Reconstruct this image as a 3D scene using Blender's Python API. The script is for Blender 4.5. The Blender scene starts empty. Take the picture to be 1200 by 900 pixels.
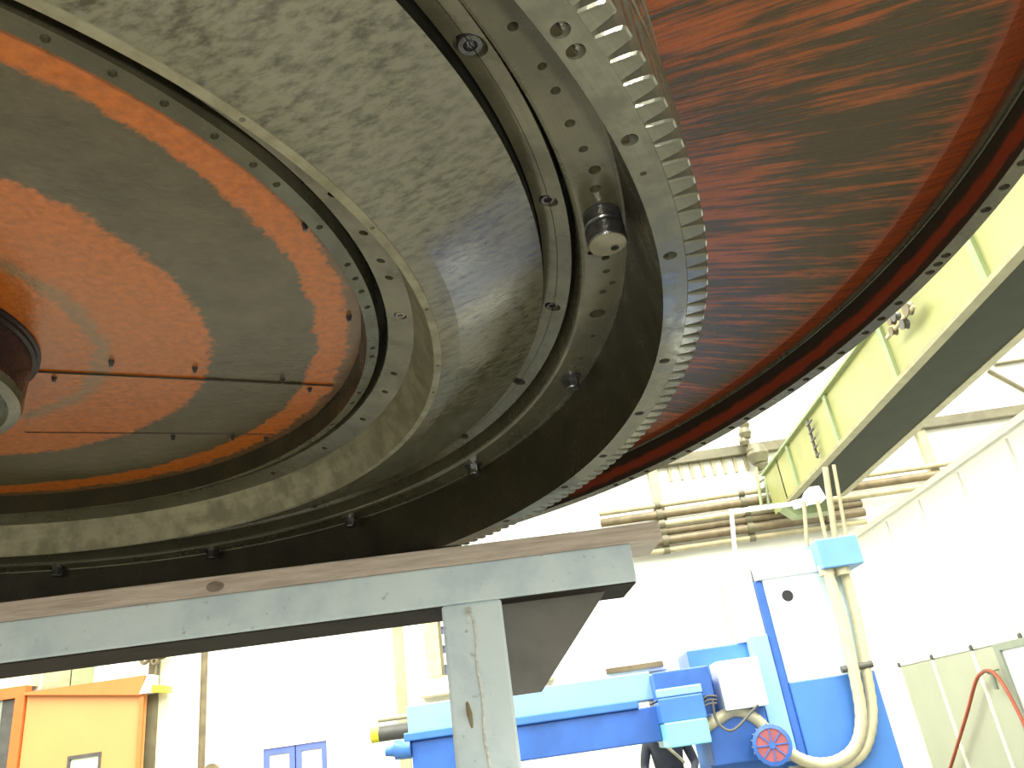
import bpy, bmesh, math, random
from mathutils import Vector, Matrix
random.seed(4)
rad = math.radians
pi = math.pi

# ---------------------------------------------------------------- camera
CZ = 1.45                                   # eye height above the hall floor
F, PITCH, ROLL = 926.2, rad(24.736), rad(-8.204)
cp, sp, cr, sr = math.cos(PITCH), math.sin(PITCH), math.cos(ROLL), math.sin(ROLL)
RT, FW, UP = Vector((1, 0, 0)), Vector((0, cp, sp)), Vector((0, -sp, cp))
cam = bpy.data.cameras.new('camera')
camo = bpy.data.objects.new('camera', cam)
bpy.context.scene.collection.objects.link(camo)
cx, cy, cz = RT * cr + UP * sr, RT * -sr + UP * cr, -FW
m = Matrix((cx, cy, cz)).transposed().to_4x4()
m.translation = (0, 0, CZ)
camo.matrix_world = m
cam.sensor_width = 36
cam.lens = F / 1200 * 36
cam.clip_start = 0.02
bpy.context.scene.camera = camo

# ---------------------------------------------------------------- world, light, exposure
WORLD, ROOF, FLASH, EXPO = 0.40, 1000, 17, 1.9
sc = bpy.context.scene
sc.view_settings.view_transform = 'Standard'
sc.view_settings.look = 'None'
sc.view_settings.gamma = 1
sc.view_settings.use_curve_mapping = False
sc.view_settings.exposure = EXPO
w = bpy.data.worlds.new('hall_light')
sc.world = w
w.use_nodes = True
w.node_tree.nodes['Background'].inputs[0].default_value = (1.0, 0.985, 0.84, 1)
w.node_tree.nodes['Background'].inputs[1].default_value = WORLD
# electronic flash of the camera, beside the lens
fl = bpy.data.lights.new('camera_flash', 'POINT')
fl.energy = FLASH
fl.color = (1.0, 0.96, 0.86)
fl.shadow_soft_size = 0.02
flo = bpy.data.objects.new('camera_flash', fl)
flo.location = Vector((0, 0, CZ)) + cx * 0.05 + cy * 0.06
sc.collection.objects.link(flo)

C = sc.collection
# roof lights of the hall: four long glazed strips high above the floor
for i_, x_ in enumerate((-11, -4, 4, 11)):
    al = bpy.data.lights.new('roof_light', 'AREA'); al.shape = 'RECTANGLE'; al.size = 2.5; al.size_y = 26
    al.energy = ROOF; al.color = (1.0, 0.985, 0.86)
    ao = bpy.data.objects.new('roof_light', al); ao.location = (x_, 1.0, 9.5); C.objects.link(ao)

# ---------------------------------------------------------------- pixel + depth -> point in the hall
def ray(x, y):
    x = (x - 600) / F; y = -(y - 450) / F
    xr = cr * x - sr * y; yr = sr * x + cr * y
    return Vector((xr, cp - sp * yr, sp + cp * yr))
def aty(x, y, Y):
    d = ray(x, y); d = d * (Y / d.y); d.z += CZ; return d
def atx(x, y, X):
    d = ray(x, y); d = d * (X / d.x); d.z += CZ; return d

# ---------------------------------------------------------------- materials
class NT:
    def __init__(s, name):
        s.m = bpy.data.materials.new(name); s.m.use_nodes = True
        s.t = s.m.node_tree; s.b = s.t.nodes['Principled BSDF']
    def n(s, ty, **k):
        o = s.t.nodes.new(ty)
        for a, b in k.items(): setattr(o, a, b)
        return o
    def l(s, a, b): s.t.links.new(a, b)
    def val(s, sock, v):
        if hasattr(v, 'is_output'): s.l(v, sock)
        else: sock.default_value = v
    def math(s, op, a, b=None, clamp=False):
        o = s.n('ShaderNodeMath', operation=op); o.use_clamp = clamp
        s.val(o.inputs[0], a)
        if b is not None: s.val(o.inputs[1], b)
        return o.outputs[0]
    def mix(s, f, a, b):
        o = s.n('ShaderNodeMix', data_type='RGBA')
        s.val(o.inputs[0], f); s.val(o.inputs[6], a if hasattr(a, 'is_output') else (*a, 1)); s.val(o.inputs[7], b if hasattr(b, 'is_output') else (*b, 1))
        return o.outputs[2]
    def coords(s): return s.n('ShaderNodeTexCoord').outputs['Object']
    def noise(s, vec, scale, detail=4, rough=.55):
        o = s.n('ShaderNodeTexNoise'); s.l(vec, o.inputs['Vector'])
        o.inputs['Scale'].default_value = scale; o.inputs['Detail'].default_value = detail; o.inputs['Roughness'].default_value = rough
        return o.outputs[0]
    def ramp(s, v, lo, hi):
        o = s.n('ShaderNodeMapRange'); o.interpolation_type = 'SMOOTHSTEP'
        s.l(v, o.inputs[0]); o.inputs[1].default_value = lo; o.inputs[2].default_value = hi
        return o.outputs[0]
    def bump(s, h, strength, dist=.01):
        o = s.n('ShaderNodeBump'); s.l(h, o.inputs['Height']); o.inputs['Strength'].default_value = strength; o.inputs['Distance'].default_value = dist
        s.l(o.outputs[0], s.b.inputs['Normal'])
    def polar(s, fr, fa):
        """(radius*fr, angle*fa, 0) about the object's own vertical axis, plus radius and angle"""
        c = s.coords(); x = s.n('ShaderNodeSeparateXYZ'); s.l(c, x.inputs[0])
        r = s.math('SQRT', s.math('ADD', s.math('MULTIPLY', x.outputs[0], x.outputs[0]), s.math('MULTIPLY', x.outputs[1], x.outputs[1])))
        a = s.math('ARCTAN2', x.outputs[1], x.outputs[0])
        o = s.n('ShaderNodeCombineXYZ'); s.l(s.math('MULTIPLY', r, fr), o.inputs[0]); s.l(s.math('MULTIPLY', a, fa), o.inputs[1])
        return o.outputs[0], r, a
    def set(s, color=None, rough=None, metal=None, spec=None):
        if color is not None: s.val(s.b.inputs['Base Color'], color if hasattr(color, 'is_output') else (*color, 1))
        if rough is not None: s.val(s.b.inputs['Roughness'], rough)
        if metal is not None: s.b.inputs['Metallic'].default_value = metal
        if spec is not None: s.b.inputs['Specular IOR Level'].default_value = spec
        return s.m

def plain(name, c, rough=.5, metal=0, var=.25, scale=6, bump=0, bscale=60, spec=.5, c2=None):
    t = NT(name); v = t.coords()
    nz = t.ramp(t.noise(v, scale), .3, .7)
    d = c2 if c2 else tuple(x * (1 - var) for x in c)
    t.set(t.mix(nz, c, d), rough, metal, spec)
    if bump: t.bump(t.noise(v, bscale, 3), bump, .005)
    return t.m

M = {}
M['floor'] = plain('floor_concrete', (.16, .155, .125), .5, var=.3, scale=1.2)
M['wall'] = plain('white_wall_paint', (.90, .90, .84), .7, var=.05, scale=.6)
M['wall_cream'] = plain('cream_wall_paint', (.84, .80, .60), .7, var=.08, scale=.8)
M['panel'] = plain('pale_green_panel', (.44, .47, .35), .45, var=.06, scale=1.5)
M['batten'] = plain('white_batten', (.9, .9, .8), .5, var=.05)
M['beam_olive'] = plain('olive_steel', (.16, .145, .085), .5, var=.3, scale=4)
M['pipe'] = plain('brown_pipe', (.20, .155, .085), .45, var=.4, scale=5)
M['pipe_pale'] = plain('pale_pipe', (.44, .39, .24), .45, var=.25, scale=5)
M['girder'] = plain('yellow_green_girder_paint', (.38, .39, .15), .45, var=.16, scale=2)
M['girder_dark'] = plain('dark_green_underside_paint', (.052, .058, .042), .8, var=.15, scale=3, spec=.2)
M['girder_edge'] = plain('khaki_flange_edge', (.34, .32, .18), .5, var=.2)
M['girder_stiff'] = plain('green_stiffener', (.30, .37, .19), .5, var=.15)
M['blue'] = plain('blue_machine_paint', (.045, .15, .54), .35, var=.25, scale=3)
M['blue_mid'] = plain('mid_blue_paint', (.065, .21, .62), .35, var=.15, scale=3)
M['blue_light'] = plain('light_blue_paint', (.27, .50, .80), .4, var=.1, scale=3)
M['blue_glare'] = plain('column_blue_with_glare', (.68, .84, .93), .4, var=.1, scale=2)  # blue column paint bleached, with the glare put into its colour
M['blue_box'] = plain('sky_blue_box_paint', (.16, .36, .68), .4, var=.1, scale=3)
M['cyan'] = plain('cyan_paint', (.22, .62, .74), .4, var=.06, scale=3)
M['white'] = plain('white_machine_paint', (.88, .90, .90), .4, var=.05)
M['cream'] = plain('cream_cover', (.78, .72, .52), .5, var=.1)
M['orange'] = plain('orange_door_paint', (.72, .33, .12), .45, var=.08, scale=1)
M['orange_deep'] = plain('deep_orange', (.62, .20, .05), .45, var=.08)
M['orange_frame'] = plain('orange_red_frame', (.78, .17, .04), .4, var=.1)
M['grey_dark'] = plain('dark_grey_metal', (.10, .10, .09), .5, var=.3)
M['grey_green'] = plain('grey_green_paint', (.30, .34, .27), .5, var=.1)
M['bluedoor'] = plain('blue_door_paint', (.12, .18, .55), .4, var=.1)
M['glass_pale'] = plain('pale_glass', (.75, .76, .66), .15, var=.05)
M['yellow'] = plain('yellow_paint', (.75, .72, .04), .4, var=.05)
M['hose_red'] = plain('red_rubber_hose', (.45, .10, .05), .45, var=.2)
M['hose'] = plain('metal_conduit', (.58, .54, .38), .35, metal=.2, var=.15)
M['black'] = plain('black_plastic', (.015, .015, .02), .5, var=.2)
M['fan'] = plain('red_fan_grille', (.36, .10, .12), .5, var=.2)
M['galv'] = None
# galvanised / primed stand
t = NT('grey_primer_steel'); v = t.coords()
n1 = t.ramp(t.noise(v, 4, 6, .6), .40, .72); n2 = t.ramp(t.noise(v, 22, 5), .62, .74)
c = t.mix(n1, (.74, .86, .92), (.58, .70, .80)); c = t.mix(t.math('MULTIPLY', n2, .5), c, (.20, .20, .17))
t.set(c, .75, 0, .2); t.bump(t.noise(v, 40), .15); M['galv'] = t.m
M['under_dark'] = plain('dark_underside_steel', (.042, .037, .032), .8, var=.3, scale=5, spec=.15)
M['dark_steel'] = plain('dark_mill_steel', (.17, .165, .15), .45, var=.3, scale=5, bump=.1)
# timber
t = NT('weathered_timber'); v = t.coords()
mp = t.n('ShaderNodeMapping'); t.l(v, mp.inputs[0]); mp.inputs['Scale'].default_value = (1.2, 18, 18)
c = t.mix(t.ramp(t.noise(mp.outputs[0], 3, 6, .65), .3, .7), (.74, .64, .57), (.50, .42, .36))
t.set(c, .75, 0, .3); t.bump(t.noise(mp.outputs[0], 12), .4); M['timber'] = t.m
M['knot'] = plain('timber_knot', (.34, .27, .22), .8, var=.4, scale=30)

def oily(name, c, c2, rough=.3, metal=.0, scale=7, bump=.12, bscale=25, lo=.35, hi=.65, spec=.5, ring=True):
    t = NT(name); v = t.coords()
    nz = t.ramp(t.noise(v, scale, 6, .62), lo, hi)
    col = t.mix(nz, c, c2)
    if ring:
        pv, r, a = t.polar(160, 4)
        col = t.mix(t.math('MULTIPLY', t.ramp(t.noise(pv, 1, 3), .35, .7), .35), col, tuple(x * .6 for x in c))
    rn = t.math('ADD', t.math('MULTIPLY', nz, .14), rough - .05)
    t.set(col, rn, metal, spec); t.bump(t.noise(v, bscale, 4), bump, .006)
    return t.m
M['steel'] = oily('olive_bare_steel', (.12, .112, .07), (.075, .07, .042), .22, .25, spec=.9)
M['steel_pale'] = oily('pale_bare_steel', (.27, .25, .165), (.15, .135, .08), .35, .2, scale=12)
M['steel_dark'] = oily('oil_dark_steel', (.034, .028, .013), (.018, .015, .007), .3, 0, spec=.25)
M['groove'] = oily('groove_shade_black', (.012, .011, .008), (.007, .007, .005), .5, 0, spec=.2)  # near-black puts the shade of deep grooves and recesses into the colour
M['gear_steel'] = oily('gear_steel', (.17, .17, .125), (.11, .11, .08), .16, .45, scale=15, spec=.9)
M['bolt'] = plain('dark_bolt_steel', (.16, .16, .16), .22, metal=.8, var=.4, scale=40, bump=.25, bscale=120)
M['bolt_grey'] = plain('grey_bolt_steel', (.34, .33, .28), .3, metal=.5, var=.3, scale=40, bump=.15, bscale=120)
M['weld'] = plain('weld_bead', (.80, .82, .80), .5, metal=0, var=.3, scale=60, bump=.3)

# hammered grey plate
t = NT('hammered_grey_plate'); v = t.coords()
mp = t.n('ShaderNodeMapping'); t.l(v, mp.inputs[0]); mp.inputs['Rotation'].default_value = (0, 0, .6); mp.inputs['Scale'].default_value = (1, 2.2, 1)
a1 = t.noise(mp.outputs[0], 30, 6, .65); a2 = t.noise(v, 5, 4)
c = t.mix(t.ramp(a1, .30, .62), (.042, .040, .024), (.14, .134, .088))
c = t.mix(t.math('MULTIPLY', t.ramp(a2, .4, .7), .45), c, (.15, .142, .105))
t.set(c, t.math('ADD', t.math('MULTIPLY', a2, .10), .04), .05, 1.0); t.bump(t.math('ADD', a1, t.math('MULTIPLY', a2, .6)), .06, .02); M['hammered'] = t.m

# inner cover: concentric bands of red lead paint and grey-brown oil film
t = NT('red_lead_and_grey_bands'); pv, r, a = t.polar(1, 1); v = t.coords()
n = t.noise(v, 9, 6, .65); n2 = t.noise(v, 45, 4, .6)
wob = t.math('ADD', r, t.math('MULTIPLY', t.math('SUBTRACT', n, .5), .07))
wob = t.math('ADD', wob, t.math('MULTIPLY', t.math('SUBTRACT', n2, .5), .05))
org = t.mix(t.ramp(n2, .3, .7), (.46, .118, .012), (.32, .085, .010))
gry = t.mix(t.ramp(n, .3, .7), (.088, .070, .034), (.058, .045, .022))
f1 = t.ramp(wob, .80, .83)
f2 = t.math('MULTIPLY', t.ramp(wob, 1.095, 1.112), t.math('SUBTRACT', 1, t.math('MULTIPLY', t.ramp(wob, 1.18, 1.20), .8)))
c = t.mix(f1, org, gry); c = t.mix(f2, c, org)
g = t.math('MULTIPLY', t.ramp(wob, .505, .525), t.math('SUBTRACT', 1, t.ramp(wob, .545, .575)))
c = t.mix(t.math('MULTIPLY', g, .5), c, (.10, .13, .075))
t.set(c, t.math('ADD', t.math('MULTIPLY', n, .14), .05), 0, .7); t.bump(t.math('ADD', t.noise(v, 34, 6, .65), t.math('MULTIPLY', n2, .5)), .20, .010); M['bands'] = t.m

# outer plate: radial brush streaks of red lead over dark
t = NT('red_lead_radial_streaks'); pv, r, a = t.polar(1.6, 34); v = t.coords()
s1 = t.noise(pv, 1.6, 7, .7); pv2, _, _ = t.polar(2.2, 130); s2 = t.noise(pv2, 1.2, 5, .65); big = t.noise(v, 2.2, 4)
k = t.math('ADD', t.math('MULTIPLY', s1, .55), t.math('ADD', t.math('MULTIPLY', s2, .3), t.math('MULTIPLY', big, .3)))
c = t.mix(t.ramp(k, .53, .65), (.048, .031, .011), (.27, .064, .011))
edge = t.ramp(t.math('ADD', r, t.math('MULTIPLY', s2, .05)), 2.70, 2.745)
c = t.mix(t.math('MULTIPLY', edge, .75), c, (.21, .040, .013))
t.set(c, t.math('ADD', t.math('MULTIPLY', s2, .2), .10), 0, .42); t.bump(t.math('ADD', s2, t.math('MULTIPLY', t.noise(v, 60, 3), .5)), .35, .012); M['red_plate'] = t.m
# rim wall: dark with a red stripe running round it
t = NT('dark_rim_with_red_stripe'); v = t.coords()
x = t.n('ShaderNodeSeparateXYZ'); t.l(v, x.inputs[0]); n = t.noise(v, 14, 4)
zz = t.math('ADD', x.outputs[2], t.math('MULTIPLY', t.math('SUBTRACT', n, .5), .035))
st = t.math('MULTIPLY', t.ramp(zz, .328, .345), t.math('SUBTRACT', 1, t.ramp(zz, .372, .392)))
c = t.mix(st, (.035, .027, .017), (.25, .042, .016))
t.set(c, .4, 0, .5); t.bump(n, .2); M['rim_wall'] = t.m

# ---------------------------------------------------------------- mesh helpers
def link(name, me, mt, parent=None):
    o = bpy.data.objects.new(name, me); C.objects.link(o)
    if mt: me.materials.append(mt)
    if parent: o.parent = parent
    return o
def mesh(name, vs, fs, smooth=False):
    me = bpy.data.meshes.new(name); me.from_pydata([tuple(v) for v in vs], [], fs); me.update()
    if smooth: me.polygons.foreach_set('use_smooth', [True] * len(me.polygons))
    return me
def tag(o, label, cat, group=None):
    o['label'] = label; o['category'] = cat
    if group: o['group'] = group
    return o
def struct(o, label=None, cat=None):
    o['kind'] = 'structure'
    if label: o['label'] = label
    if cat: o['category'] = cat
    return o
def empty(name, loc, rz=0):
    o = bpy.data.objects.new(name, None); C.objects.link(o); o.location = loc; o.rotation_euler = (0, 0, rz); o.empty_display_size = .1
    return o
class MB:
    def __init__(s): s.v = []; s.f = []; s.sm = []
    def add(s, vs, fs, smooth=False):
        b = len(s.v); s.v += [tuple(x) for x in vs]; s.f += [tuple(i + b for i in f) for f in fs]; s.sm += [smooth] * len(fs)
    def hexa(s, p):      # 8 corners: bottom loop 0-3, top loop 4-7
        s.add(p, [(0, 3, 2, 1), (4, 5, 6, 7), (0, 1, 5, 4), (1, 2, 6, 5), (2, 3, 7, 6), (3, 0, 4, 7)])
    def box(s, x0, x1, y0, y1, z0, z1):
        s.hexa([(x0, y0, z0), (x1, y0, z0), (x1, y1, z0), (x0, y1, z0), (x0, y0, z1), (x1, y0, z1), (x1, y1, z1), (x0, y1, z1)])
    def bbox(s, x0, x1, y0, y1, z0, z1, b=.01):   # box with bevelled edges
        bm = bmesh.new(); bmesh.ops.create_cube(bm, size=1)
        for v in bm.verts: v.co = Vector(((x0 + x1) / 2 + v.co.x * (x1 - x0), (y0 + y1) / 2 + v.co.y * (y1 - y0), (z0 + z1) / 2 + v.co.z * (z1 - z0)))
        bmesh.ops.bevel(bm, geom=bm.edges[:], offset=b, segments=2, affect='EDGES', profile=.5)
        bm.verts.index_update(); s.add([v.co[:] for v in bm.verts], [[v.index for v in f.verts] for f in bm.faces]); bm.free()
    def prism(s, pts, axis, a, b):   # polygon pts (u,v) extruded along axis from a to b
        def mk(u, v, w): return (w, u, v) if axis == 'x' else ((u, w, v) if axis == 'y' else (u, v, w))
        n = len(pts); vs = [mk(u, v, a) for u, v in pts] + [mk(u, v, b) for u, v in pts]
        s.add(vs, [tuple(range(n)), tuple(range(2 * n - 1, n - 1, -1))] + [(i, i + n, (i + 1) % n + n, (i + 1) % n) for i in range(n)])
    def tube(s, pts, r, n=12, cap=True):
        pts = [Vector(p) for p in pts]; rings = []; up = None
        for i, p in enumerate(pts):
            d = (pts[min(i + 1, len(pts) - 1)] - pts[max(i - 1, 0)]).normalized()
            if up is None: up = Vector((0, 0, 1)) if abs(d.z) < .9 else Vector((1, 0, 0))
            a = d.cross(up).normalized(); b = a.cross(d).normalized(); up = b
            rr = r[i] if isinstance(r, (list, tuple)) else r
            rings.append([p + a * math.cos(2 * pi * k / n) * rr + b * math.sin(2 * pi * k / n) * rr for k in range(n)])
        vs = [q for g in rings for q in g]
        s.add(vs, [(i * n + k, i * n + (k + 1) % n, (i + 1) * n + (k + 1) % n, (i + 1) * n + k) for i in range(len(pts) - 1) for k in range(n)], True)
        if cap:
            s.add(rings[0], [tuple(range(n))]); s.add(rings[-1], [tuple(range(n - 1, -1, -1))])
    def lathe(s, prof, n=32, cx=0, cy=0):     # each profile segment has its own rows, so corners stay crisp
        for (r0, h0), (r1, h1) in zip(prof[:-1], prof[1:]):
            vs = []
            for k in range(n):
                a = 2 * pi * k / n; c_, s_ = math.cos(a), math.sin(a)
                vs += [(cx + r0 * c_, cy + r0 * s_, h0), (cx + r1 * c_, cy + r1 * s_, h1)]
            s.add(vs, [(2 * k, 2 * k + 1, (2 * k + 3) % (2 * n), (2 * k + 2) % (2 * n)) for k in range(n)], True)
    def build(s, name, mt, parent=None, loc=None):
        me = bpy.data.meshes.new(name); me.from_pydata(s.v, [], s.f); me.update()
        me.polygons.foreach_set('use_smooth', s.sm)
        o = link(name, me, mt, parent)
        if loc is not None: o.location = loc
        return o
def smoothpath(pts, n=8):
    pts = [Vector(p) for p in pts]; out = []
    for i in range(len(pts) - 1):
        p0, p1, p2, p3 = pts[max(i - 1, 0)], pts[i], pts[i + 1], pts[min(i + 2, len(pts) - 1)]
        for k in range(n):
            u = k / n
            out.append(.5 * ((2 * p1) + (p2 - p0) * u + (2 * p0 - 5 * p1 + 4 * p2 - p3) * u * u + (3 * p1 - p0 - 3 * p2 + p3) * u ** 3))
    return out + [pts[-1]]

# ================================================================ THE HALL
YW = 14.0
XR = 5.4
b = MB(); b.box(-60, 60, -60, 60, -.2, 0); struct(b.build('floor', M['floor']), 'pale concrete hall floor below the turntable', 'floor')
b = MB(); b.box(-16, 14, YW, YW + .3, 0, 9); wf = struct(b.build('wall_far', M['wall']), 'bright white far wall of the workshop hall', 'wall')
# ================================================================ THE TURNTABLE
AX, AY = -1.5897, 1.6390
H0 = .775                                    # lowest face of the turntable above the eye
TT = empty('turntable', (AX, AY, CZ + H0))
tag(TT, 'huge round turntable underside with concentric rings, gear teeth and red-lead paint', 'turntable')
L = lambda prof: [(r, h - H0) for r, h in prof]
NSEG = 288
def ring(name, prof, mt, parent=TT, n=NSEG):
    b = MB(); b.lathe(L(prof), n); return b.build(name, mt, parent)
def ringface(b, r0, h0, r1, h1, holes, n=NSEG):
    """flat annulus with real drilled holes: holes = (radius, angle_deg, hole_radius, depth)"""
    hh = lambda r: h0 + (h1 - h0) * (r - r0) / (r1 - r0) - H0
    P = lambda r, a: (r * math.cos(a), r * math.sin(a), hh(r))
    cells = []
    for (r, a, q, d) in sorted(holes, key=lambda t: t[1]):
        q = min(q, (r - r0) * .92, (r1 - r) * .92); w_ = q * 1.3 / r; a = rad(a)
        if cells and cells[-1][1] > a - w_: continue
        cells.append((a - w_, a + w_, r, a, q, d))
    def strip(a0, a1):
        k = max(1, int(math.ceil((a1 - a0) / (2 * pi / n))))
        vs = []
        for i in range(k + 1):
            a = a0 + (a1 - a0) * i / k; vs += [P(r0, a), P(r1, a)]
        b.add(vs, [(2 * i, 2 * i + 1, 2 * i + 3, 2 * i + 2) for i in range(k)])
    prev = -pi
    for (a0, a1, r, a, q, d) in cells:
        strip(prev, a0)
        m_ = 6; loop = [(r0, a0 + (a1 - a0) * i / m_) for i in range(m_ + 1)] + [(r0 + (r1 - r0) * i / 3, a1) for i in (1, 2)] + [(r1, a1 - (a1 - a0) * i / m_) for i in range(m_ + 1)] + [(r1 - (r1 - r0) * i / 3, a0) for i in (1, 2)]
        k = len(loop); vs = [P(*p) for p in loop]; top = []
        cirl = []
        for i in range(k):
            th = -pi - 2 * pi * (i - m_ / 2) / k
            cirl.append((r + q * math.cos(th), a + q * math.sin(th) / r))
        vs2 = [P(*p) for p in cirl]; vs3 = [(x, y, z + d) for x, y, z in vs2]
        b.add(vs + vs2, [(i, (i + 1) % k, k + (i + 1) % k, k + i) for i in range(k)])
        b.add(vs2 + vs3, [(i, (i + 1) % k, k + (i + 1) % k, k + i) for i in range(k)], True)
        b.add(vs3, [tuple(range(k))])
        prev = a1
    strip(prev, pi)

# --- backing so the grooves are closed
ring('backing_plate', [(.05, 1.165), (2.0, 1.165), (2.0, 1.30), (.05, 1.30), (.05, 1.165)], M['groove'])
# --- outer red-lead plate and rim
ring('outer_plate', [(2.0, 1.192), (2.716, 1.178), (2.79, 1.192), (2.84, 1.222), (2.856, 1.235), (2.856, 1.31), (2.0, 1.31), (2.0, 1.192)], M['red_plate'])
ring('rim_wall', [(2.853, 1.229), (2.838, 1.15), (2.823, 1.085), (2.845, 1.085), (2.86, 1.229)], M['rim_wall'])
ring('bead_ring', [(2.829, 1.217), (2.832, 1.205), (2.840, 1.207), (2.843, 1.217), (2.849, 1.208), (2.856, 1.212), (2.858, 1.229)], M['steel'])
rimf = MB()
rim_h = [(2.843, a_, .0125, .02) for a_ in (-20.5, -18.7, -16.9, -12.6, -11, -9.3, -5.9, -4, -2.2, -.4, 1.4, 5.5, 6.35, 7.2, 10.6, 12.5, 14.3, 17.1, 19.4, 21.2, 23, 26.5, 28.4, 30.3, 33.8, 35.7, 37.6, 41, 43, 45)]
ringface(rimf, 2.823, 1.083, 2.864, 1.076, rim_h)
rimf.lathe(L([(2.864, 1.076), (2.868, 1.08), (2.868, 1.31), (2.856, 1.31)]), NSEG)
rf = rimf.build('rim_flange', M['steel'], TT)

# --- gear ring
gear = MB()
gear_h = [(1.952, a_, .013, .02) for a_ in (-43.2, -36.4, -28.9, -27.7, -22, -12, 1.3, 10.5, 20, 28.5, 40, 52, 64)] + [(1.949, -19.5, .005, .008)]
ringface(gear, 1.931, .779, 1.979, .777, gear_h)
gear.lathe(L([(1.979, .777), (1.984, .783), (1.986, .787), (1.986, .868), (2.020, .868), (2.022, .872), (2.022, .895), (2.008, .898), (2.008, .925), (2.020, .928), (2.022, .932), (2.022, .962), (2.009, .965), (2.009, 1.0), (2.020, 1.003), (2.020, 1.05), (2.009, 1.053), (2.009, 1.11), (2.022, 1.113), (2.022, 1.195)]), NSEG)
gr = gear.build('gear_ring', M['gear_steel'], TT)
NT_ = 264
vs = []
prof = [(1.980, .0205), (1.994, .0185), (2.008, .0160), (2.016, .0135), (2.020, .0095)]
rows = ((.7775 - H0, .0028), (.7805 - H0, 0), (.868 - H0, 0))      # bottom edge chamfered
for z, ins in rows:
    for r_, hw in prof: vs.append((r_ - (ins if r_ > 1.985 else 0), hw - ins, z))
    for r_, hw in reversed(prof): vs.append((r_ - (ins if r_ > 1.985 else 0), -hw + ins, z))
k = len(prof) * 2
fs = [tuple(range(k - 1, -1, -1)), tuple(range(2 * k, 3 * k))] + [(q * k + i, q * k + (i + 1) % k, (q + 1) * k + (i + 1) % k, (q + 1) * k + i) for q in (0, 1) for i in range(k)]
tooth_me = mesh('tooth', vs, fs)
tooth_me.materials.append(M['gear_steel'])
for i in range(NT_):
    o = bpy.data.objects.new('tooth', tooth_me); C.objects.link(o); o.parent = gr; o.rotation_euler.z = 2 * pi * i / NT_
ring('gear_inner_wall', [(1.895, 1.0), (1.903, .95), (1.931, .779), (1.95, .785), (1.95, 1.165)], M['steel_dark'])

# --- bolt prototypes (hang down from their origin)
def hexpts(r, off=0): return [(r * math.cos(pi / 3 * i + off), r * math.sin(pi / 3 * i + off)) for i in range(6)]
def bolt_hex(r, h, washer=True):
    b = MB()
    if washer: b.lathe([(0, -.006), (r * 1.35, -.006), (r * 1.35, .002)], 20)
    z = -.006 if washer else 0
    b.prism(hexpts(r), 'z', z - h, z + .002)
    b.lathe([(r * .86, z - h + .0), (r * .80, z - h - .004), (0, z - h - .004)], 20)
    return b
def bolt_socket(r, h):
    b = MB(); n = 24
    b.lathe([(r * .98, .004), (r, -h + .004), (r * .93, -h), (r * .56, -h)], n)
    hx = hexpts(r * .56); z1 = -h; z2 = -h + min(h, r * .7)
    b.add([(x, y, z1) for x, y in hx] + [(x, y, z2) for x, y in hx], [(i, (i + 1) % 6, (i + 1) % 6 + 6, i + 6) for i in range(6)] + [tuple(range(6, 12))])
    return b
def put(me, name, r, a, h, parent, mt, spin=None):
    o = bpy.data.objects.new(name, me); C.objects.link(o); o.parent = parent
    if not me.materials: me.materials.append(mt)
    o.location = (r * math.cos(rad(a)), r * math.sin(rad(a)), h - H0); o.rotation_euler.z = random.uniform(0, 1) if spin is None else spin
    return o
def proto(b, name):
    me = bpy.data.meshes.new(name); me.from_pydata(b.v, [], b.f); me.update(); me.polygons.foreach_set('use_smooth', b.sm); return me
# --- F4: broad bolt ring beside the gear
b4 = MB()
small = [(1.836, -34, .008), (1.84, -30.6, .008), (1.836, -24.6, .009), (1.842, -21.6, .008), (1.842, -19.7, .009), (1.840, -17, .010), (1.845, -14.6, .009), (1.853, -12.5, .0125), (1.845, -10.7, .0115), (1.815, -3.6, .009), (1.848, -2.6, .010), (1.851, -.8, .009), (1.869, .9, .008), (1.848, 2.1, .009), (1.853, 9.2, .007), (1.848, 13.3, .006), (1.853, 24.1, .006), (1.854, 27.3, .006), (1.860, 31.6, .007), (1.85, 35, .006), (1.85, 47, .007), (1.85, 58, .006)]
holes4 = [(r_, a_, q_, .02) for r_, a_, q_ in small] + [(1.845, 5.4, .021, .03)]
ringface(b4, 1.799, 1.001, 1.888, 1.0, holes4)
b4.lathe(L([(1.788, 1.165), (1.790, 1.012), (1.793, 1.006), (1.799, 1.001)]), NSEG)
b4.lathe(L([(1.888, 1.0), (1.889, .996), (1.896, .996), (1.898, 1.01)]), NSEG)
r4 = b4.build('bolt_ring', M['steel'], TT)
hexme = proto(bolt_hex(.024, .030), 'hex_bolt')
for a_ in (17.1, 40.8, 63.9, 85.8, 106.6, 129, 152, -31, -54, -77):
    put(hexme, 'hex_bolt', 1.85, a_, 1.0, r4, M['bolt'])
put(proto(bolt_socket(.018, .012), 'socket_bolt'), 'socket_bolt', 1.845, 5.4, 1.03, r4, M['bolt'])
pl = MB()                                   # tall two-step plug with a flat milled end
pl.lathe([(.040, .002), (.041, -.004), (.041, -.030), (.039, -.033), (.038, -.036), (.039, -.039), (.042, -.042), (.042, -.072), (.040, -.076), (0, -.076)], 32)
plg = put(proto(pl, 'plug'), 'plug', 1.846, -7.9, 1.0, r4, M['bolt'])
plg['label'] = 'dark cylindrical plug with knurled oily side'
pc = MB(); pc.lathe([(.0405, -.0745), (.039, -.0785), (0, -.0785)], 32); pc.build('plug_end', M['steel_pale'], r4, plg.location)
pc = MB(); pc.lathe([(.009, -.080), (.006, -.080), (0, -.079)], 14); pc.build('plug_hole', M['groove'], r4, plg.location + Vector((.015, .012, 0)))
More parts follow.
